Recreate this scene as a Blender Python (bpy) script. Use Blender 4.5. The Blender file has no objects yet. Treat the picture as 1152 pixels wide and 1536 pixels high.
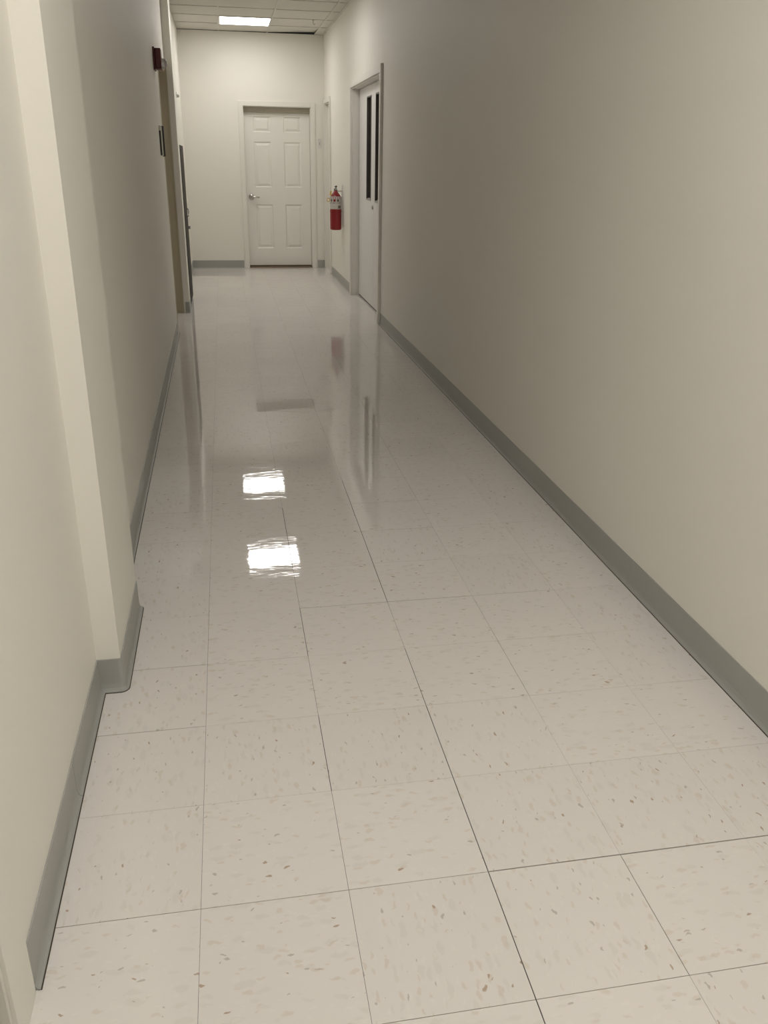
import bpy, bmesh, math, random
from mathutils import Vector, Matrix
random.seed(7)
S = bpy.context.scene
COL = S.collection

# ------------------------------------------------------------------ camera
cam = bpy.data.cameras.new('camera')
camo = bpy.data.objects.new('camera', cam); COL.objects.link(camo)
R_ = Vector((0.98436266, -0.17547024, 0.01550338))
U_ = Vector((0.05361825, 0.38229513, 0.92248334))
F_ = Vector((0.16779524, 0.90722689, -0.38572545))
M = Matrix((R_, U_, -F_)).transposed().to_4x4()
M.translation = Vector((0.12366, -1.0089, 1.41709))
camo.matrix_world = M
cam.sensor_fit = 'VERTICAL'; cam.sensor_height = 36.0
cam.lens = 1260.59 / 1536 * 36.0
cam.clip_start = 0.02
S.camera = camo

# ------------------------------------------------------------------ world and exposure
w = bpy.data.worlds.new('world'); S.world = w; w.use_nodes = True
w.node_tree.nodes['Background'].inputs[0].default_value = (1.0, 0.9, 0.75, 1)
w.node_tree.nodes['Background'].inputs[1].default_value = 0.012
S.view_settings.view_transform = 'Standard'
S.view_settings.look = 'None'
S.view_settings.gamma = 1.0
S.view_settings.use_curve_mapping = False
S.view_settings.exposure = 0.08
LAMP_COLOUR = (1.0, 0.967, 0.945)
LAMP_FAR = 12.4            # the two troffers at the end of the corridor
LAMP_NEAR = 21.0           # the troffers behind the photographer

# ------------------------------------------------------------------ helpers
class MB:
    """collects shapes for ONE mesh"""
    def __init__(s): s.v = []; s.f = []; s.sm = []
    def add(s, vs, fs, smooth=False):
        o = len(s.v); s.v += [tuple(p) for p in vs]
        s.f += [tuple(i + o for i in f) for f in fs]; s.sm += [smooth] * len(fs)
        return s
    def box(s, x0, x1, y0, y1, z0, z1):
        return s.add([(x0,y0,z0),(x1,y0,z0),(x1,y1,z0),(x0,y1,z0),(x0,y0,z1),(x1,y0,z1),(x1,y1,z1),(x0,y1,z1)],
                     [(0,3,2,1),(4,5,6,7),(0,1,5,4),(1,2,6,5),(2,3,7,6),(3,0,4,7)])
    def prism(s, poly, z0, z1):          # poly counter-clockwise seen from above
        n = len(poly)
        vs = [(x,y,z0) for x,y in poly] + [(x,y,z1) for x,y in poly]
        fs = [tuple(range(n-1,-1,-1)), tuple(range(n,2*n))] + [(i,(i+1)%n,n+(i+1)%n,n+i) for i in range(n)]
        return s.add(vs, fs)
    def lathe(s, prof, n=24, c=(0,0,0), axis='z', smooth=True):
        vs = []; fs = []
        for r, h in prof:
            for k in range(n):
                a = 2*math.pi*k/n; p, q = r*math.cos(a), r*math.sin(a)
                if axis == 'z': v = (p, q, h)
                elif axis == 'y': v = (p, h, q)
                else: v = (h, p, q)
                vs.append((v[0]+c[0], v[1]+c[1], v[2]+c[2]))
        for i in range(len(prof)-1):
            for k in range(n):
                k2 = (k+1) % n
                fs.append((i*n+k, i*n+k2, (i+1)*n+k2, (i+1)*n+k))
        fs.append(tuple(range(n-1,-1,-1))); m = (len(prof)-1)*n
        fs.append(tuple(range(m, m+n)))
        return s.add(vs, fs, smooth)
    def tube(s, pts, r, n=8):
        pts = [Vector(p) for p in pts]; rs = r if isinstance(r, (list, tuple)) else [r]*len(pts)
        vs = []; fs = []
        for i, p in enumerate(pts):
            d = (pts[min(i+1,len(pts)-1)] - pts[max(i-1,0)]).normalized()
            a = d.cross(Vector((0,0,1)))
            if a.length < 0.05: a = d.cross(Vector((1,0,0)))
            a.normalize(); b = d.cross(a)
            for k in range(n):
                t = 2*math.pi*k/n
                vs.append(p + (a*math.cos(t) + b*math.sin(t))*rs[i])
        for i in range(len(pts)-1):
            for k in range(n):
                k2 = (k+1) % n
                fs.append((i*n+k, i*n+k2, (i+1)*n+k2, (i+1)*n+k))
        fs.append(tuple(range(n-1,-1,-1))); m = (len(pts)-1)*n; fs.append(tuple(range(m,m+n)))
        return s.add(vs, fs, True)
    def build(s, name, mat, parent=None, bevel=0.0, fixn=True):
        me = bpy.data.meshes.new(name); me.from_pydata(s.v, [], s.f)
        for p, sm in zip(me.polygons, s.sm): p.use_smooth = sm
        if fixn or bevel:
            bm = bmesh.new(); bm.from_mesh(me)
            bmesh.ops.recalc_face_normals(bm, faces=bm.faces)
            if bevel:
                es = [e for e in bm.edges if len(e.link_faces) == 2 and e.calc_face_angle(0) > 0.7]
                bmesh.ops.bevel(bm, geom=es, offset=bevel, segments=2, affect='EDGES', profile=0.6)
            bm.to_mesh(me); bm.free()
        me.materials.append(mat)
        o = bpy.data.objects.new(name, me); COL.objects.link(o)
        if parent:
            o.parent = parent
            pm = parent
            off = Vector((0,0,0))
            while pm: off += pm.location; pm = pm.parent
            o.location = -off           # shapes are given in room coordinates
        return o

def empty(name, loc, parent=None):
    o = bpy.data.objects.new(name, None); COL.objects.link(o); o.location = loc
    o.empty_display_size = 0.1
    if parent:
        o.parent = parent
    return o
def tag(o, label, cat, group=None):
    o['label'] = label; o['category'] = cat
    if group: o['group'] = group
    return o
def struct(o, label=None, cat=None):
    o['kind'] = 'structure'
    if label: o['label'] = label
    if cat: o['category'] = cat
    return o

# ------------------------------------------------------------------ materials
def mat(name, col, rough=0.5, metal=0.0, spec=0.5, bump=None, **kw):
    m = bpy.data.materials.new(name); m.use_nodes = True
    nt = m.node_tree; b = nt.nodes['Principled BSDF']
    b.inputs['Base Color'].default_value = (*col, 1)
    b.inputs['Roughness'].default_value = rough; b.inputs['Metallic'].default_value = metal
    b.inputs['Specular IOR Level'].default_value = spec
    for k, v in kw.items(): b.inputs[k.replace('_', ' ')].default_value = v
    if bump:
        sc, st, var = bump
        g = nt.nodes.new('ShaderNodeNewGeometry')
        n = nt.nodes.new('ShaderNodeTexNoise'); n.inputs['Scale'].default_value = sc; n.inputs['Detail'].default_value = 4
        nt.links.new(g.outputs['Position'], n.inputs['Vector'])
        bp = nt.nodes.new('ShaderNodeBump'); bp.inputs['Strength'].default_value = st; bp.inputs['Distance'].default_value = 0.001
        nt.links.new(n.outputs['Fac'], bp.inputs['Height']); nt.links.new(bp.outputs['Normal'], b.inputs['Normal'])
        if var:
            n2 = nt.nodes.new('ShaderNodeTexNoise'); n2.inputs['Scale'].default_value = 1.7; n2.inputs['Detail'].default_value = 5
            nt.links.new(g.outputs['Position'], n2.inputs['Vector'])
            mx = nt.nodes.new('ShaderNodeMix'); mx.data_type = 'RGBA'
            mx.inputs[6].default_value = (*[c*(1-var) for c in col], 1); mx.inputs[7].default_value = (*[min(1, c*(1+var)) for c in col], 1)
            nt.links.new(n2.outputs['Fac'], mx.inputs[0]); nt.links.new(mx.outputs[2], b.inputs['Base Color'])
    return m

WALL = mat('wall_paint', (0.86, 0.835, 0.755), 0.5, spec=0.3, bump=(260, 0.25, 0.02))
TRIM = mat('casing_paint', (0.83, 0.805, 0.735), 0.4, spec=0.4, bump=(180, 0.1, 0.02))
TAN = mat('tan_casing', (0.50, 0.43, 0.30), 0.45, spec=0.4, bump=(180, 0.1, 0.03))  # tan tone, darker than the other casings
DOORW = mat('door_paint', (0.85, 0.825, 0.76), 0.4, spec=0.4, bump=(200, 0.1, 0.015))
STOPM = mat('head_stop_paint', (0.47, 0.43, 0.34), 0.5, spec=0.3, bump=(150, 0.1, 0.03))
DOORG = mat('double_door_paint', (0.82, 0.81, 0.78), 0.38, spec=0.4, bump=(200, 0.1, 0.015))
BASE = mat('cove_base_vinyl', (0.39, 0.39, 0.36), 0.38, spec=0.4, bump=(90, 0.15, 0.06))
DIRT = mat('grime', (0.07, 0.06, 0.045), 0.9, spec=0.1, bump=(200, 0.5, 0.3))
SUB = mat('joint_black', (0.022, 0.018, 0.014), 0.95, spec=0.05, bump=(200, 0.3, 0.2))
CEIL = mat('ceiling_panel', (0.74, 0.715, 0.65), 0.9, spec=0.1, bump=(320, 0.8, 0.02))
BARM = mat('grid_bar', (0.71, 0.69, 0.63), 0.5, bump=(60, 0.05, 0.02))
PLEN = mat('plenum_dark', (0.07, 0.06, 0.048), 0.9, bump=(10, 0.2, 0.2))
CHROME = mat('brushed_chrome', (0.62, 0.60, 0.57), 0.22, 1.0, bump=(300, 0.1, 0.03))
STEEL = mat('dull_steel', (0.42, 0.41, 0.39), 0.4, 1.0, bump=(300, 0.1, 0.05))
RED = mat('red_enamel', (0.29, 0.009, 0.013), 0.28, spec=0.5, Coat_Weight=0.3, bump=(40, 0.03, 0.04))
DRED = mat('dark_red_plastic', (0.10, 0.010, 0.010), 0.4, bump=(200, 0.1, 0.05))
LENS = mat('strobe_lens', (0.85, 0.82, 0.80), 0.1, Transmission_Weight=0.55, bump=(120, 0.4, 0.02))
BLACK = mat('black_plastic', (0.025, 0.022, 0.02), 0.4, bump=(200, 0.1, 0.1))
WHITEP = mat('white_plastic', (0.75, 0.73, 0.68), 0.35, bump=(200, 0.05, 0.02))
LABELM = mat('label_paper', (0.62, 0.59, 0.54), 0.5, bump=(60, 0.05, 0.08))
LABELD = mat('label_print', (0.16, 0.13, 0.11), 0.5, bump=(60, 0.05, 0.1))
BRASS = mat('yellow_brass', (0.70, 0.50, 0.14), 0.35, 0.6, bump=(200, 0.05, 0.05))
CABM = mat('dark_cabinet_paint', (0.035, 0.030, 0.023), 0.6, spec=0.2, bump=(150, 0.1, 0.06))
SIGND = mat('sign_dark', (0.05, 0.045, 0.04), 0.5, bump=(150, 0.1, 0.05))
SIGNB = mat('sign_beige', (0.45, 0.42, 0.34), 0.5, bump=(150, 0.1, 0.03))
WOODT = mat('brown_threshold', (0.22, 0.165, 0.11), 0.6, bump=(30, 0.4, 0.35))
GLASS = mat('dark_lite_glass', (0.55, 0.52, 0.48), 0.03, Transmission_Weight=1.0, bump=(3, 0.02, 0.02))
LITEF = mat('lite_frame', (0.12, 0.11, 0.10), 0.45, bump=(100, 0.1, 0.05))
LITES = mat('lite_sill', (0.36, 0.35, 0.32), 0.45, bump=(100, 0.1, 0.05))

def emit(name, s):
    m = bpy.data.materials.new(name); m.use_nodes = True
    nt = m.node_tree; nt.nodes.remove(nt.nodes['Principled BSDF'])
    e = nt.nodes.new('ShaderNodeEmission'); e.inputs[0].default_value = (*LAMP_COLOUR, 1); e.inputs[1].default_value = s
    nt.links.new(e.outputs[0], nt.nodes['Material Output'].inputs[0]); return m
LIT_FAR = emit('lit_diffuser', LAMP_FAR); LIT_NEAR = emit('lit_diffuser_near', LAMP_NEAR)

def tile_material():
    m = bpy.data.materials.new('speckled_vinyl_tile'); m.use_nodes = True
    nt = m.node_tree; L = nt.links.new; N = nt.nodes.new
    b = nt.nodes['Principled BSDF']
    g = N('ShaderNodeNewGeometry'); oi = N('ShaderNodeObjectInfo')
    # every tile turns and shifts its own chip pattern
    r = N('ShaderNodeMath'); r.operation = 'GREATER_THAN'; r.inputs[1].default_value = 0.5; L(oi.outputs['Random'], r.inputs[0])
    a = N('ShaderNodeMath'); a.operation = 'MULTIPLY'; a.inputs[1].default_value = math.pi/2; L(r.outputs[0], a.inputs[0])
    rot = N('ShaderNodeVectorRotate'); rot.rotation_type = 'Z_AXIS'; L(g.outputs['Position'], rot.inputs['Vector']); L(a.outputs[0], rot.inputs['Angle'])
    ofs = N('ShaderNodeMath'); ofs.operation = 'MULTIPLY'; ofs.inputs[1].default_value = 37.0; L(oi.outputs['Random'], ofs.inputs[0])
    vec = N('ShaderNodeVectorMath'); vec.operation = 'ADD'; L(rot.outputs[0], vec.inputs[0]); L(ofs.outputs[0], vec.inputs[1])
    nz = N('ShaderNodeTexNoise'); nz.inputs['Scale'].default_value = 45; nz.inputs['Detail'].default_value = 2; L(vec.outputs[0], nz.inputs['Vector'])
    dist = N('ShaderNodeVectorMath'); dist.operation = 'MULTIPLY_ADD'; dist.inputs[1].default_value = (0.022,)*3
    L(nz.outputs['Color'], dist.inputs[0]); L(vec.outputs[0], dist.inputs[2])
    base = (0.78, 0.745, 0.70)
    cur = None
    def chips(sx, sy, pick, size, soft, colour, amount, prev, shift):
        mp = N('ShaderNodeMapping'); mp.inputs['Scale'].default_value = (sx, sy, 1); mp.inputs['Location'].default_value = (shift, shift*1.7, 0)
        L(dist.outputs[0], mp.inputs['Vector'])
        v = N('ShaderNodeTexVoronoi'); v.voronoi_dimensions = '2D'; v.inputs['Scale'].default_value = 1.0; L(mp.outputs[0], v.inputs['Vector'])
        se = N('ShaderNodeSeparateColor'); L(v.outputs['Color'], se.inputs[0])
        p = N('ShaderNodeMath'); p.operation = 'LESS_THAN'; p.inputs[1].default_value = pick; L(se.outputs[0], p.inputs[0])
        sz = N('ShaderNodeMath'); sz.operation = 'MULTIPLY_ADD'; sz.inputs[1].default_value = size; sz.inputs[2].default_value = size*0.35; L(se.outputs[1], sz.inputs[0])
        d = N('ShaderNodeMath'); d.operation = 'SUBTRACT'; L(sz.outputs[0], d.inputs[0]); L(v.outputs['Distance'], d.inputs[1])
        k = N('ShaderNodeMath'); k.operation = 'DIVIDE'; k.use_clamp = True; k.inputs[1].default_value = soft; L(d.outputs[0], k.inputs[0])
        q = N('ShaderNodeMath'); q.operation = 'MULTIPLY'; L(k.outputs[0], q.inputs[0]); L(p.outputs[0], q.inputs[1])
        am = N('ShaderNodeMath'); am.operation = 'MULTIPLY'; am.inputs[1].default_value = amount; L(q.outputs[0], am.inputs[0])
        mx = N('ShaderNodeMix'); mx.data_type = 'RGBA'; L(am.outputs[0], mx.inputs[0])
        if prev is None: mx.inputs[6].default_value = (*base, 1)
        else: L(prev, mx.inputs[6])
        mx.inputs[7].default_value = (*colour, 1)
        return mx.outputs[2]
    cur = chips(60, 22, 0.30, 0.40, 0.15, (0.69, 0.665, 0.61), 0.45, None, 0.0)      # pale grey clouds
    cur = chips(75, 30, 0.20, 0.35, 0.15, (0.64, 0.54, 0.42), 0.38, cur, 5.3)     # faint tan chips
    cur = chips(110, 45, 0.16, 0.40, 0.12, (0.81, 0.78, 0.73), 0.5, cur, 9.1)      # whiter chips
    cur = chips(95, 42, 0.018, 0.26, 0.10, (0.42, 0.30, 0.20), 0.8, cur, 13.7)     # sparse brown chips
    cur = chips(120, 50, 0.03, 0.28, 0.10, (0.38, 0.33, 0.28), 0.55, cur, 21.9)     # small grey-brown chips
    # tone differs a little from tile to tile
    hv = N('ShaderNodeHueSaturation'); L(cur, hv.inputs['Color'])
    vv = N('ShaderNodeMath'); vv.operation = 'MULTIPLY_ADD'; vv.inputs[1].default_value = 0.035; vv.inputs[2].default_value = 0.982
    L(oi.outputs['Random'], vv.inputs[0]); L(vv.outputs[0], hv.inputs['Value'])
    L(hv.outputs[0], b.inputs['Base Color'])
    # waxed surface: low waves, faint trowel ripple
    mp = N('ShaderNodeMapping'); mp.inputs['Scale'].default_value = (4, 9, 1); L(g.outputs['Position'], mp.inputs['Vector'])
    n1 = N('ShaderNodeTexNoise'); n1.inputs['Scale'].default_value = 1.0; n1.inputs['Detail'].default_value = 3; L(mp.outputs[0], n1.inputs['Vector'])
    mp2 = N('ShaderNodeMapping'); mp2.inputs['Scale'].default_value = (22, 60, 1); L(g.outputs['Position'], mp2.inputs['Vector'])
    n2 = N('ShaderNodeTexNoise'); n2.inputs['Scale'].default_value = 1.0; n2.inputs['Detail'].default_value = 2; L(mp2.outputs[0], n2.inputs['Vector'])
    ad = N('ShaderNodeMath'); ad.operation = 'MULTIPLY_ADD'; ad.inputs[1].default_value = 0.13; L(n2.outputs['Fac'], ad.inputs[0]); L(n1.outputs['Fac'], ad.inputs[2])
    bp = N('ShaderNodeBump'); bp.inputs['Strength'].default_value = 0.25; bp.inputs['Distance'].default_value = 0.003
    L(ad.outputs[0], bp.inputs['Height']); L(bp.outputs['Normal'], b.inputs['Normal'])
    b.inputs['Roughness'].default_value = 0.035
    b.inputs['Specular IOR Level'].default_value = 0.65
    return m
TILE = tile_material()

# ------------------------------------------------------------------ room shell
H = 2.90
YB = 11.31           # back wall
XR = 1.505           # right wall face
YN = -6.0
# left wall: near run, pilaster, long run, door opening, column, far run
wl = MB()
wl.prism([(-.55,YN),(-.30,YN),(-.30,-.86),(-.55,-.86)], 0, H)
wl.prism([(-.55,-.86),(-.30,-.86),(-.30,.06),(-.55,.06)], 2.10, H)
wl.prism([(-.55,.06),(-.30,.06),(-.30,1.125),(-.235,1.125),(-.235,1.605),(-.297,1.605),(-.333,6.65),(-.55,6.65)], 0, H)
wl.prism([(-.55,6.65),(-.333,6.65),(-.333,7.62),(-.55,7.62)], 2.13, H)
wl.prism([(-.55,7.62),(-.265,7.62),(-.265,7.93),(-.345,7.93),(-.345,YB),(-.55,YB)], 0, H)
struct(wl.build('wall_left', WALL))
wr = MB()
DY0, DY1, DH = 6.89, 8.71, 2.115       # double door opening
EY0, EY1, EH = 10.66, 11.24, 2.10      # narrow door opening at the far end
wr.prism([(XR,YN),(1.75,YN),(1.75,DY0),(XR,DY0)], 0, H)
wr.prism([(XR,DY0),(1.75,DY0),(1.75,DY1),(XR,DY1)], DH, H)
wr.prism([(XR,DY1),(1.75,DY1),(1.75,EY0),(XR,EY0)], 0, H)
wr.prism([(XR,EY0),(1.75,EY0),(1.75,EY1),(XR,EY1)], EH, H)
wr.prism([(XR,EY1),(1.75,EY1),(1.75,YB),(XR,YB)], 0, H)
struct(wr.build('wall_right', WALL))
BX0, BX1, BH = .425, 1.325, 2.055      # back door opening
wb = MB()
wb.box(-.55, BX0, YB, YB+.2, 0, H-.002); wb.box(BX0, BX1, YB, YB+.2, BH, H-.002); wb.box(BX1, 1.75, YB, YB+.2, 0, H-.002)
struct(wb.build('wall_back', WALL))
struct(MB().box(-.55, 1.75, YN-.15, YN, 0, H).build('wall_front', WALL))

# floor: dark screed with single vinyl tiles on it
fl = MB().box(-.75, 2.0, YN, YB+.45, -.12, -.003).build('floor', SUB); struct(fl)
T = .3048
def half_gap(axis, line, cell):
    """half joint width in metres; a few joints have opened and gone black"""
    if axis == 'x':                      # joint running along the corridor, at x = line*T, beside row 'cell'
        if line == 2: return (.0010 if cell <= 2 else .0008 if cell == 3 else .0004 if cell == 4 else .0010 if cell <= 8 else .0003)
        if line == 1: return (.0008 if cell in (2, 4) else .0009 if cell in (6, 7) else .0004 if cell < 8 else .0002)
        if line == 3: return (.0007 if cell == 0 else .0005 if cell in (3, 4) else .00025)
        if line == 0: return .00035 if cell < 6 else .0002
        return .0002
    if line == 1: return .0014 if cell >= 2 else .0008
    if line == 5: return .0018 if 1 <= cell <= 2 else .0011 if cell == 3 else .0004
    if line == 4: return .0014 if cell <= -1 else .0009 if cell == 0 else .0005
    if line == 3: return .0011 if cell <= -1 else .0005
    if line == 0: return .0007
    if line in (7, 8): return .0011 if cell in (-1, 2) else .0005
    return .0004 if line < 9 else .0002
for row in range(-1, 38):
    for col in range(-2, 6):
        if col == -2 and row < 5: continue
        if col == 5 and not (22 <= row <= 28 or 34 <= row <= 36): continue   # only inside the right-hand doorways
        x0 = max(col*T + half_gap('x', col, row), -.60); x1 = min((col+1)*T - half_gap('x', col+1, row), 1.745)
        y0 = row*T + half_gap('y', row, col); y1 = min((row+1)*T - half_gap('y', row+1, col), YB+.2)
        if y1 - y0 < .02: continue
        tx, ty = random.uniform(-.0008, .0008), random.uniform(-.0008, .0008)
        hz = lambda sx, sy: tx*sx*T/2 + ty*sy*T/2
        b = .00004
        t = MB().add([(x0,y0,-.0035),(x1,y0,-.0035),(x1,y1,-.0035),(x0,y1,-.0035),
                      (x0,y0,hz(-1,-1)-b),(x1,y0,hz(1,-1)-b),(x1,y1,hz(1,1)-b),(x0,y1,hz(-1,1)-b),
                      (x0+b,y0+b,hz(-1,-1)),(x1-b,y0+b,hz(1,-1)),(x1-b,y1-b,hz(1,1)),(x0+b,y1-b,hz(-1,1))],
                     [(0,3,2,1),(8,9,10,11)] + [(i,(i+1)%4,4+(i+1)%4,4+i) for i in range(4)] + [(4+i,4+(i+1)%4,8+(i+1)%4,8+i) for i in range(4)])
        t.build('tile', TILE, fl, fixn=False)
ft = MB().box(-.6, 1.6, YN, -T-.001, -.0035, -.0002).build('tile_field', TILE, fl); ft['kind'] = 'stuff'

# ceiling: plenum deck, grid of bars, lay-in panels
ce = MB().box(-.55, 1.75, YN, YB+.2, 3.25, 3.35).build('ceiling', PLEN); struct(ce)
GX = [-.55, -.44, .17, .78, 1.39, 1.70]
GY = [YB - .61*k for k in range(0, 29)]
gb = MB()
for x in GX[1:-1]: gb.box(x-.008, x+.008, YN, YB-.012, H-.002, H+.004)
for y in GY[1:]: gb.box(-.55, 1.55, y-.008, y+.008, H-.0015, H+.0045)
gb.box(XR-.022, XR, YN, YB, H-.003, H+.004)
go = gb.build('grid_bars', BARM, ce); go['kind'] = 'stuff'
LIGHTS = [(2, 1, 'far'), (2, 5, 'far'), (2, 18, 'near'), (2, 22, 'near')]     # (grid column, grid row, kind)
LIT = {(c, r) for c, r, k in LIGHTS}
for r in range(28):
    for c in range(5):
        if (c, r) in LIT: continue
        x0, x1 = GX[c]+.005, GX[c+1]-.005; y1, y0 = GY[r]-.004, GY[r+1]+.004
        if r == 0: y1 = YB + .02
        z = [H+.005]*4
        if r == 0 and c >= 1:              # last row has come off its angle and bows up toward the right
            z[2] = H+.005+{1:0, 2:.003, 3:.024, 4:-.004}[c]; z[3] = H+.005+{1:0, 2:0, 3:.003, 4:-.004}[c]
        MB().add([(x0,y0,z[0]),(x1,y0,z[1]),(x1,y1,z[2]),(x0,y1,z[3]),(x0,y0,z[0]+.016),(x1,y0,z[1]+.016),(x1,y1,z[2]+.016),(x0,y1,z[3]+.016)],
                 [(0,3,2,1),(4,5,6,7),(0,1,5,4),(1,2,6,5),(2,3,7,6),(3,0,4,7)]).build('ceiling_tile', CEIL, ce)
# wall top behind the lifted panel: open down into the plenum
def troffer(c, r, kind, label):
    x0, x1, y1, y0 = GX[c], GX[c+1], GY[r], GY[r+1]
    t = empty('ceiling_light', ((x0+x1)/2, (y0+y1)/2, H))
    tag(t, label, 'light', 'square ceiling lights')
    f = MB(); e = .018; z0, z1 = H-.006, H+.008
    f.box(x0+.002, x1-.002, y0+.002, y0+e, z0, z1); f.box(x0+.002, x1-.002, y1-e, y1-.002, z0, z1)
    f.box(x0+.002, x0+e, y0+e, y1-e, z0, z1); f.box(x1-e, x1-.002, y0+e, y1-e, z0, z1)
    f.build('frame', BARM, t)
    MB().box(x0+.004, x1-.004, y0+.004, y1-.004, H+.03, H+.10).build('housing', BARM, t)
    MB().box(x0+e, x1-e, y0+e, y1-e, H-.004, H+.006).build('diffuser', LIT_FAR if kind == 'far' else LIT_NEAR, t)
LL = ['square lit ceiling light panel above the far white door', 'square lit ceiling light above the double doors, seen only as nearer floor reflection',
      'square lit ceiling light above and just ahead of the camera', 'square lit ceiling light farthest behind the camera']
for (c, r, k), l in zip(LIGHTS, LL): troffer(c, r, k, l)
hk = empty('ceiling_hook', (1.25, 10.09, H)); tag(hk, 'tiny dark hanger hook on ceiling grid bar right of the lit panel', 'hook')
MB().box(1.240, 1.260, 10.07, 10.11, H-.006, H-.002).build('clip', STEEL, hk)
MB().tube([(1.25,10.09,H-.005),(1.25,10.09,H-.035),(1.256,10.09,H-.045),(1.266,10.09,H-.045),(1.27,10.09,H-.036)], .003).build('wire', STEEL, hk)

# ------------------------------------------------------------------ cove baseboards
PROF = [(0,.105),(.003,.1045),(.0035,.024),(.0055,.011),(.009,.005),(.0145,.0028),(.0145,.0008),(0,.0008)]
def cove(poly, name, parent, grime=True):
    """sweeps the cove profile along a wall line; the room lies to the left of the line's direction"""
    P = [Vector((p[0], p[1])) for p in poly]
    nrm = []
    for i in range(len(P)):
        ns = []
        if i > 0: d = (P[i]-P[i-1]).normalized(); ns.append(Vector((-d.y, d.x)))
        if i < len(P)-1: d = (P[i+1]-P[i]).normalized(); ns.append(Vector((-d.y, d.x)))
        if len(ns) == 2:
            m = (ns[0]+ns[1]).normalized(); m = m / max(.3, m.dot(ns[0]))
        else: m = ns[0]
        nrm.append(m)
    m = MB(); n = len(PROF); vs = []; fs = []
    for p, q in zip(P, nrm):
        for o, z in PROF: vs.append((p.x+q.x*(o+.0003), p.y+q.y*(o+.0003), z))
    for i in range(len(P)-1):
        for k in range(n): fs.append((i*n+k, i*n+(k+1) % n, (i+1)*n+(k+1) % n, (i+1)*n+k))
    fs.append(tuple(range(n))); fs.append(tuple(range(len(vs)-1, len(vs)-n-1, -1)))
    m.add(vs, fs); o = m.build(name, BASE, parent)
    if grime:
        g = MB(); vs = []; fs = []
        for p, q in zip(P, nrm):
            for o_, z in ((.010,.0001),(.0172,.0001),(.0166,.0010),(.010,.0014)): vs.append((p.x+q.x*o_, p.y+q.y*o_, z))
        for i in range(len(P)-1):
            for k in range(4): fs.append((i*4+k, i*4+(k+1) % 4, (i+1)*4+(k+1) % 4, (i+1)*4+k))
        fs.append((0,1,2,3)); fs.append((len(vs)-1,len(vs)-2,len(vs)-3,len(vs)-4))
        g.add(vs, fs).build('grime_line', DIRT, o)
    return o
bl = struct(empty('baseboard_left', (-.3, 1, 0)))
# direction -y along the left wall keeps the room on the left hand
def arc(cx, cy, r, a0, a1, n=5): return [(cx+r*math.cos(a0+(a1-a0)*k/n), cy+r*math.sin(a0+(a1-a0)*k/n)) for k in range(n+1)]
cove([(-.30, .683), (-.30, .168)], 'cove_strip', bl)
cove([(-.333, 6.60), (-.297, 1.607), (-.239, 1.607)] + arc(-.239, 1.601, .004, math.pi/2, 0, 2)[1:] + [(-.235, 1.137)] + arc(-.243, 1.133, .008, 0, -math.pi/2, 4) + [(-.30, 1.125), (-.30, .6845)], 'cove_strip', bl)
cove([(-.345, YB-.002), (-.345, 7.93), (-.271, 7.93), (-.265, 7.926), (-.265, 7.626), (-.269, 7.62), (-.304, 7.62)], 'cove_strip', bl, False)
br = struct(empty('baseboard_right', (XR, 3, 0)))
cove([(XR, YN+.05), (XR, 1.52)], 'cove_strip', br); cove([(XR, 1.5212), (XR, 6.815)], 'cove_strip', br)
cove([(XR, 8.785), (XR, 10.58)], 'cove_strip', br, False)
bb = struct(empty('baseboard_back', (0, YB, 0)))
cove([(.36, YB), (-.344, YB)], 'cove_strip', bb, False)
cove([(1.487, YB), (1.39, YB)], 'cove_strip', bb, False)

# ------------------------------------------------------------------ far white six-panel door
d1 = struct(empty('door_1', ((BX0+BX1)/2, YB+.122, 0)))
JD = .19
fr = MB()                              # casing and jamb
fr.box(BX0-.055, BX0+.004, YB-.013, YB, 0, BH+.055); fr.box(BX1-.004, BX1+.055, YB-.013, YB, 0, BH+.055)
fr.box(BX0+.004, BX1-.004, YB-.013, YB, BH-.004, BH+.055)
fr.build('casing', TRIM, d1, bevel=.003)
jm = MB(); jm.box(BX0, BX0+.012, YB, YB+JD, 0, BH); jm.box(BX1-.012, BX1, YB, YB+JD, 0, BH); jm.box(BX0+.012, BX1-.012, YB, YB+JD, BH-.012, BH)
jm.build('jamb', TRIM, d1)
lf = empty('leaf', (0, 0, 0), d1); lf.location = (0, 0, 0)
LX0, LX1, LZ0, LZ1 = BX0+.015, BX1-.015, .028, BH-.015
FY = YB + .105                         # leaf front plane
pan_x = [(LX0+.118, LX0+.118+.232), (LX1-.118-.232, LX1-.118)]
pan_z = [(.255, .835), (1.055, 1.625), (1.742, 1.935)]
s = MB()
xs = [LX0, pan_x[0][0], pan_x[0][1], pan_x[1][0], pan_x[1][1], LX1]
zs = [LZ0] + [z for p in pan_z for z in p] + [LZ1]
s.box(LX0, LX1, FY+.012, FY+.04, LZ0, LZ1)
for i in range(5):
    for k in range(7):
        if i in (1, 3) and k in (1, 3, 5): continue
        s.box(xs[i], xs[i+1], FY, FY+.0121, zs[k], zs[k+1])
slab = s.build('door_slab', DOORW, d1)
bpy.data.objects.remove(lf)
for x0, x1 in pan_x:
    for z0, z1 in pan_z:
        a, c = .004, .034
        def ring(o, y): return [(x0+o,y,z0+o),(x1-o,y,z0+o),(x1-o,y,z1-o),(x0+o,y,z1-o)]
        v = ring(0, FY+.0005) + ring(.014, FY+.0115) + ring(.017, FY+.0115) + ring(.046, FY+.0015)
        f = [(b*4+i, b*4+(i+1) % 4, b*4+4+(i+1) % 4, b*4+4+i) for b in range(3) for i in range(4)] + [(12,13,14,15)]
        MB().add(v, f).build('raised_panel', DOORW, slab)
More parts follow.
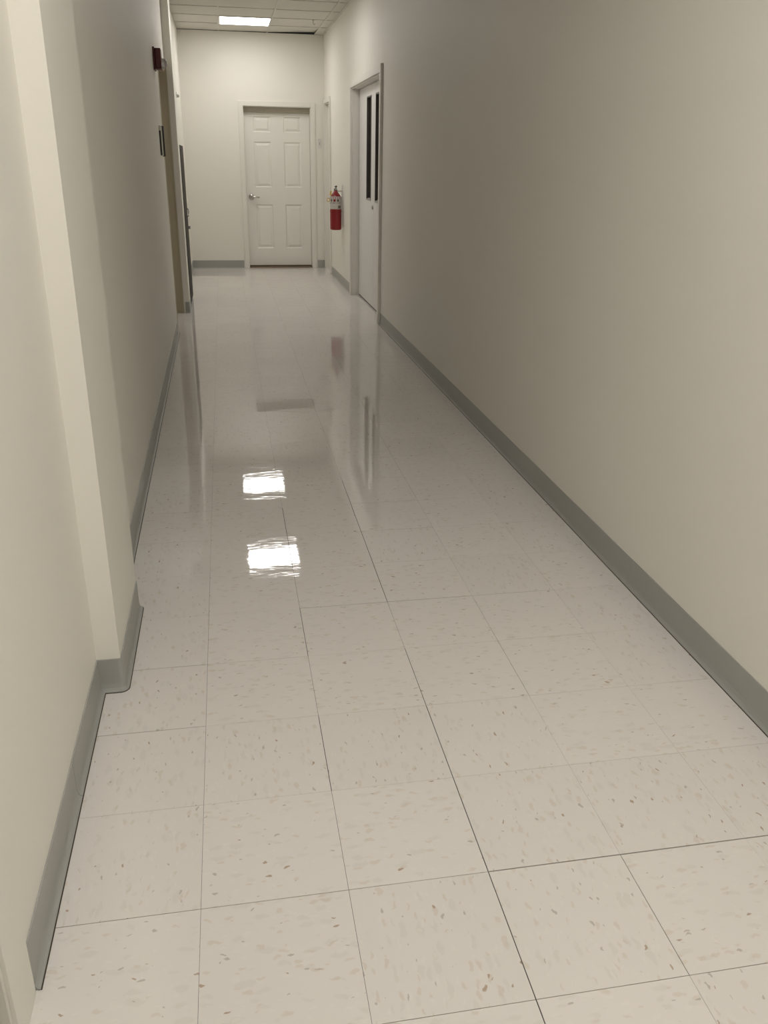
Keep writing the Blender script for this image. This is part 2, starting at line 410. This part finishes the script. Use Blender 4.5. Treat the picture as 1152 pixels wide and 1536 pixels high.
MB().add([(BX0+.0125,FY-.035,1.985),(BX1-.0125,FY-.035,1.985),(BX1-.0125,FY-.001,1.978),(BX0+.0125,FY-.001,1.978),(BX0+.0125,FY-.035,BH-.0125),(BX1-.0125,FY-.035,BH-.0125),(BX1-.0125,FY-.001,BH-.0125),(BX0+.0125,FY-.001,BH-.0125)],
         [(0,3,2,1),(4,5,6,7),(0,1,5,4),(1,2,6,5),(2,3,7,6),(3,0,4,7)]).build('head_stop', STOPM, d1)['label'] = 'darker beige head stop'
hz = .93; hx = LX0 + .062
hd = MB(); hd.lathe([(.0,FY-.0),(.037,FY-.0005),(.038,FY-.008),(.029,FY-.014),(.014,FY-.02),(.013,FY-.045),(.0,FY-.046)], 20, (hx,0,hz), 'y')
hd.tube([(hx,FY-.04,hz),(hx+.03,FY-.046,hz+.002),(hx+.07,FY-.046,hz-.001),(hx+.105,FY-.042,hz-.004)], [.012,.012,.011,.009], 10)
hd.build('door_handle', CHROME, d1)
MB().box(BX0+.012, BX1-.012, YB+.005, YB+.15, -.0005, .006).build('threshold', WOODT, d1)
MB().box(LX0+.01, LX1-.01, FY+.012, FY+.03, .006, .0285).build('door_sweep', WOODT, d1)

# ------------------------------------------------------------------ grey-white double doors with narrow lites, right
d2 = struct(empty('door_2', (XR+.08, (DY0+DY1)/2, 0)))
CW = .058
cs = MB()
cs.box(XR-.020, XR, DY1-.004, DY1+CW, 0, DH+CW); cs.box(XR-.024, XR, DY0-CW, DY0+.004, 0, DH+CW)
cs.box(XR-.020, XR, DY0+.004, DY1-.004, DH-.004, DH+CW)
cs.build('casing', TRIM, d2, bevel=.003)
jm = MB(); jm.box(XR, 1.75, DY1-.014, DY1, 0, DH); jm.box(XR, 1.75, DY0, DY0+.014, 0, DH); jm.box(XR, 1.75, DY0+.014, DY1-.014, DH-.014, DH)
jm.build('jamb', TRIM, d2)
FX = XR + .078
ym = (DY0+DY1)/2
def lite_leaf(y0, y1, w0, w1):
    z0, z1, a, b = .017, DH-.018, 1.04, 2.0
    m = MB()
    m.box(FX, FX+.044, y0, w0, z0, z1); m.box(FX, FX+.044, w1, y1, z0, z1)
    m.box(FX, FX+.044, w0, w1, z0, a); m.box(FX, FX+.044, w0, w1, b, z1)
    l = m.build('door_leaf', DOORG, d2)
    f = MB(); e = .012
    f.box(FX-.004, FX+.03, w0, w0+e, a+e, b); f.box(FX-.004, FX+.03, w1-e, w1, a+e, b); f.box(FX-.004, FX+.03, w0+e, w1-e, b-e, b)
    f.build('lite_frame', LITEF, l)
    MB().add([(FX-.006,w0,a),(FX-.006,w1,a),(FX+.03,w1,a),(FX+.03,w0,a),(FX-.006,w0,a+.008),(FX-.006,w1,a+.008),(FX+.03,w1,a+.026),(FX+.03,w0,a+.026)],
             [(0,3,2,1),(4,5,6,7),(0,1,5,4),(1,2,6,5),(2,3,7,6),(3,0,4,7)]).build('lite_sill', LITES, l)
    MB().box(FX+.018, FX+.024, w0+.004, w1-.004, a+.005, b-.005).build('glass_pane', GLASS, l)
    return l
ms = 7.72
far_leaf = lite_leaf(ms+.003, DY1-.026, 7.905, 8.175)
near_leaf = lite_leaf(DY0+.018, ms-.003, 7.385, 7.645)
# key cylinder on the far leaf's meeting stile
MB().lathe([(0,FX),(.019,FX-.0005),(.020,FX-.008),(.014,FX-.012),(0,FX-.0125)], 16, (0,7.765,.985), 'x').build('lock_cylinder', STEEL, far_leaf)
MB().box(FX+.004, FX+.05, DY0+.02, DY1-.02, .0003, .0165).build('door_sweep', BLACK, d2)

# narrow white door at the far end of the right wall
d3 = struct(empty('door_3', (XR+.06, (EY0+EY1)/2, 0)))
cs = MB(); cs.box(XR-.018, XR, EY1-.004, EY1+.05, 0, EH+.05); cs.box(XR-.020, XR, EY0-.055, EY0+.004, 0, EH+.05); cs.box(XR-.018, XR, EY0+.004, EY1-.004, EH-.004, EH+.05)
cs.build('casing', TRIM, d3, bevel=.003)
jm = MB(); jm.box(XR, 1.75, EY1-.012, EY1, 0, EH); jm.box(XR, 1.75, EY0, EY0+.012, 0, EH); jm.box(XR, 1.75, EY0+.012, EY1-.012, EH-.012, EH)
jm.build('jamb', TRIM, d3)
MB().box(XR+.05, XR+.09, EY0+.016, EY1-.016, .012, EH-.016).build('door_leaf', DOORW, d3)

# tan-framed door opening on the left wall
d4 = struct(empty('door_4', (-.45, 7.13, 0)))
cs = MB(); cs.box(-.333, -.330, 6.60, 6.654, 0, 2.18); cs.box(-.333, -.318, 7.606, 7.62, 0, 2.16)
cs.box(-.333, -.330, 6.654, 7.606, 2.126, 2.18)
cs.build('casing', TAN, d4)
MB().box(-.318, -.312, 7.608, 7.62, 0, 2.13).build('lit_edge_strip', WHITEP, d4)  # pale strip added to imitate light caught along the casing edge
jm = MB(); jm.box(-.55, -.3335, 7.60, 7.619, 0, 2.13); jm.box(-.55, -.336, 6.65, 6.664, 0, 2.13); jm.box(-.55, -.336, 6.664, 7.60, 2.115, 2.13)
jm.build('jamb', TAN, d4)
MB().box(-.50, -.46, 6.668, 7.597, .012, 2.11).build('door_leaf', DOORG, d4)

# doorway on the near left, just inside the frame
d5 = struct(empty('door_5', (-.34, -.4, 0)))
cs = MB(); cs.box(-.30, -.292, .056, .163, 0, 2.16); cs.box(-.30, -.292, -.96, -.856, 0, 2.16); cs.box(-.30, -.292, -.856, .056, 2.096, 2.16)
cs.build('casing', WALL, d5, bevel=.0015)
jm = MB(); jm.box(-.55, -.30, .046, .0605, 0, 2.1); jm.box(-.55, -.30, -.8605, -.846, 0, 2.1); jm.box(-.55, -.30, -.846, .046, 2.086, 2.1)
jm.build('jamb', TRIM, d5)
MB().box(-.355, -.315, -.842, .042, .012, 2.08).build('door_leaf', SIGNB, d5)
hd = MB(); hd.lathe([(0,-.3155),(.032,-.315),(.032,-.306),(.013,-.302),(.013,-.285),(.026,-.275),(.028,-.262),(.018,-.252),(0,-.25)], 18, (0,-.775,.95), 'x')
hd.build('door_handle', CHROME, d5)

# ------------------------------------------------------------------ fire extinguisher
ex, ey, ez = 1.424, 9.50, .645
e = empty('fire_extinguisher', (ex, ey, ez)); tag(e, 'red fire extinguisher with pale label hanging on right wall before the double doors', 'extinguisher')
r = .068
MB().lathe([(0,ez),(.055,ez),(r-.003,ez+.006),(r,ez+.02),(r,ez+.345),(r-.004,ez+.368),(r-.016,ez+.392),(r-.034,ez+.412),(.024,ez+.424),(.021,ez+.438),(0,ez+.438)], 28, (ex,ey,0)).build('cylinder', RED, e)
def band(name, z0, z1, a0, a1, m, rr=r+.0008, n=18):
    vs = []; fs = []
    for k in range(n+1):
        a = math.radians(a0+(a1-a0)*k/n)
        for q, z in ((rr,z0),(rr,z1),(rr-.0012,z1),(rr-.0012,z0)): vs.append((ex+q*math.cos(a), ey+q*math.sin(a), z))
    for k in range(n):
        for i in range(4): fs.append((k*4+i, k*4+(i+1) % 4, k*4+4+(i+1) % 4, k*4+4+i))
    fs.append((0,1,2,3)); fs.append((n*4,n*4+3,n*4+2,n*4+1))
    return MB().add(vs, fs, False).build(name, m, e)
lab = band('label', ez+.235, ez+.375, 130, 350, LABELM, r+.0012)
lab['label'] = 'pale wrap label'
pr = []
for z0, z1, a0, a1, m in [(.352,.366,150,330,RED),(.318,.345,205,228,LABELD),(.318,.345,240,263,RED),(.318,.345,275,298,LABELD),(.243,.275,288,318,LABELD),(.300,.306,190,320,LABELD)]:
    p = band('label_print', ez+z0, ez+z1, a0, a1, m, r+.0016, 8); p.parent = lab; p.location = (0,0,0)
band('mounting_strap', ez+.205, ez+.213, 0, 360, RED, r+.0035, 28)
MB().lathe([(0,ez+.430),(.020,ez+.430),(.020,ez+.452),(.015,ez+.456),(.015,ez+.478),(.009,ez+.482),(0,ez+.482)], 16, (ex,ey,0)).build('valve', BLACK, e)
MB().add([(ex-.010,ey-.075,ez+.484),(ex+.010,ey-.075,ez+.484),(ex+.010,ey+.012,ez+.472),(ex-.010,ey+.012,ez+.472),
          (ex-.010,ey-.080,ez+.494),(ex+.010,ey-.080,ez+.494),(ex+.010,ey+.012,ez+.486),(ex-.010,ey+.012,ez+.486)],
         [(0,3,2,1),(4,5,6,7),(0,1,5,4),(1,2,6,5),(2,3,7,6),(3,0,4,7)]).build('squeeze_lever', BLACK, e, bevel=.002)
MB().add([(ex-.009,ey-.085,ez+.450),(ex+.009,ey-.085,ez+.450),(ex+.009,ey+.0,ez+.458),(ex-.009,ey+.0,ez+.458),
          (ex-.009,ey-.085,ez+.457),(ex+.009,ey-.085,ez+.457),(ex+.009,ey+.0,ez+.468),(ex-.009,ey+.0,ez+.468)],
         [(0,3,2,1),(4,5,6,7),(0,1,5,4),(1,2,6,5),(2,3,7,6),(3,0,4,7)]).build('carry_handle', STEEL, e, bevel=.002)
MB().lathe([(0,ey-.020),(.016,ey-.020),(.017,ey-.030),(.013,ey-.034),(0,ey-.034)], 14, (ex-.004,0,ez+.462), 'y').build('pressure_gauge', CHROME, e)
MB().tube([(ex+.006,ey+.012,ez+.462),(ex+.006,ey+.045,ez+.462),(ex+.004,ey+.078,ez+.440),(ex,ey+.086,ez+.395),(ex,ey+.084,ez+.330),(ex,ey+.078,ez+.240)], [.008,.008,.008,.008,.009,.011], 10).build('hose', BLACK, e)
tg = MB(); n = 18
tg.tube([(ex-.088+.017*math.cos(2*math.pi*k/n), ey-.012, ez+.335+.019*math.sin(2*math.pi*k/n)) for k in range(n+1)], .0045, 8)
tg.build('pull_ring', BRASS, e)['label'] = 'brass-yellow ring at its left'
MB().add([(ex-.075,ey-.030,ez+.385),(ex-.055,ey-.040,ez+.385),(ex-.050,ey-.038,ez+.435),(ex-.068,ey-.030,ez+.435),
          (ex-.075,ey-.028,ez+.385),(ex-.055,ey-.038,ez+.385),(ex-.050,ey-.036,ez+.435),(ex-.068,ey-.028,ez+.435)],
         [(0,3,2,1),(4,5,6,7),(0,1,5,4),(1,2,6,5),(2,3,7,6),(3,0,4,7)]).build('inspection_tag', BRASS, e)['label'] = 'yellow tag'
wbk = empty('wall_bracket', (XR, ey, ez+.42)); tag(wbk, 'pale metal wall bracket plate holding the red fire extinguisher', 'bracket')
MB().box(XR-.006, XR, ey-.035, ey+.035, ez+.30, ez+.50).build('back_plate', WHITEP, wbk, bevel=.002)
MB().box(XR-.065, XR-.006, ey-.005, ey+.005, ez+.428, ez+.438).build('hook_arm', STEEL, wbk)

# ------------------------------------------------------------------ things on the left wall
st = empty('fire_alarm_strobe', (-.333, 6.17, 2.08)); tag(st, 'dark red fire alarm strobe with clear round lens high on left wall', 'alarm')
MB().box(-.332, -.316, 6.10, 6.24, 2.005, 2.155).build('back_box', DRED, st, bevel=.003)
MB().box(-.316, -.272, 6.112, 6.228, 2.012, 2.148).build('housing', DRED, st, bevel=.006)
MB().lathe([(.034,-.272),(.034,-.262),(.031,-.250),(.024,-.240),(.012,-.234),(0,-.233)], 18, (0,6.165,2.052), 'x').build('lens', LENS, st)
sg = empty('wall_sign', (-.333, 6.28, 1.52)); tag(sg, 'small dark-edged beige wall sign beside the left door opening, below red strobe', 'sign')
SX = -.3285
MB().box(SX-.004, SX+.012, 6.12, 6.130, 1.43, 1.60).build('edge_strip', SIGND, sg)
MB().box(SX-.004, SX+.006, 6.130, 6.40, 1.425, 1.635).build('sign_face', SIGNB, sg)
MB().box(SX-.004, SX+.018, 6.40, 6.445, 1.42, 1.64).build('side_strip', SIGND, sg, bevel=.002)
sn = empty('wall_sensor', (-.345, 9.9, 2.07)); tag(sn, 'tiny grey sensor high on the far left wall above the dark cabinet', 'sensor')
MB().box(-.345, -.337, 9.87, 9.93, 2.04, 2.10).build('plate', WHITEP, sn, bevel=.002)
MB().lathe([(.016,-.337),(.016,-.322),(.011,-.314),(0,-.313)], 12, (0,9.9,2.06), 'x').build('sensor_head', STEEL, sn)
cb = empty('metal_cabinet', (-.305, 8.35, 0)); tag(cb, 'tall narrow dark metal cabinet against left wall beyond the column', 'cabinet')
CX = -.263
MB().box(-.344, CX-.014, 8.02, 8.68, .0, 1.53).build('body', CABM, cb, bevel=.003)
cd = MB().box(CX-.0135, CX, 8.026, 8.674, .02, 1.525).build('cabinet_door', CABM, cb, bevel=.003)
MB().tube([(CX,8.60,.84),(CX+.012,8.60,.845),(CX+.014,8.60,.88),(CX+.012,8.60,.915),(CX,8.60,.92)], .006).build('handle', CHROME, cd)
MB().box(CX, CX+.024, 8.585, 8.625, .715, .745).build('latch', STEEL, cd, bevel=.003)
sw = empty('light_switch', (1.435, YB, 1.6)); tag(sw, 'small pale switch plate on back wall in the right corner beside white door', 'switch')
MB().box(1.408, 1.462, YB-.006, YB, 1.555, 1.675).build('cover_plate', WHITEP, sw, bevel=.002)
MB().box(1.430, 1.438, YB-.014, YB-.006, 1.60, 1.63).build('toggle', STEEL, sw)
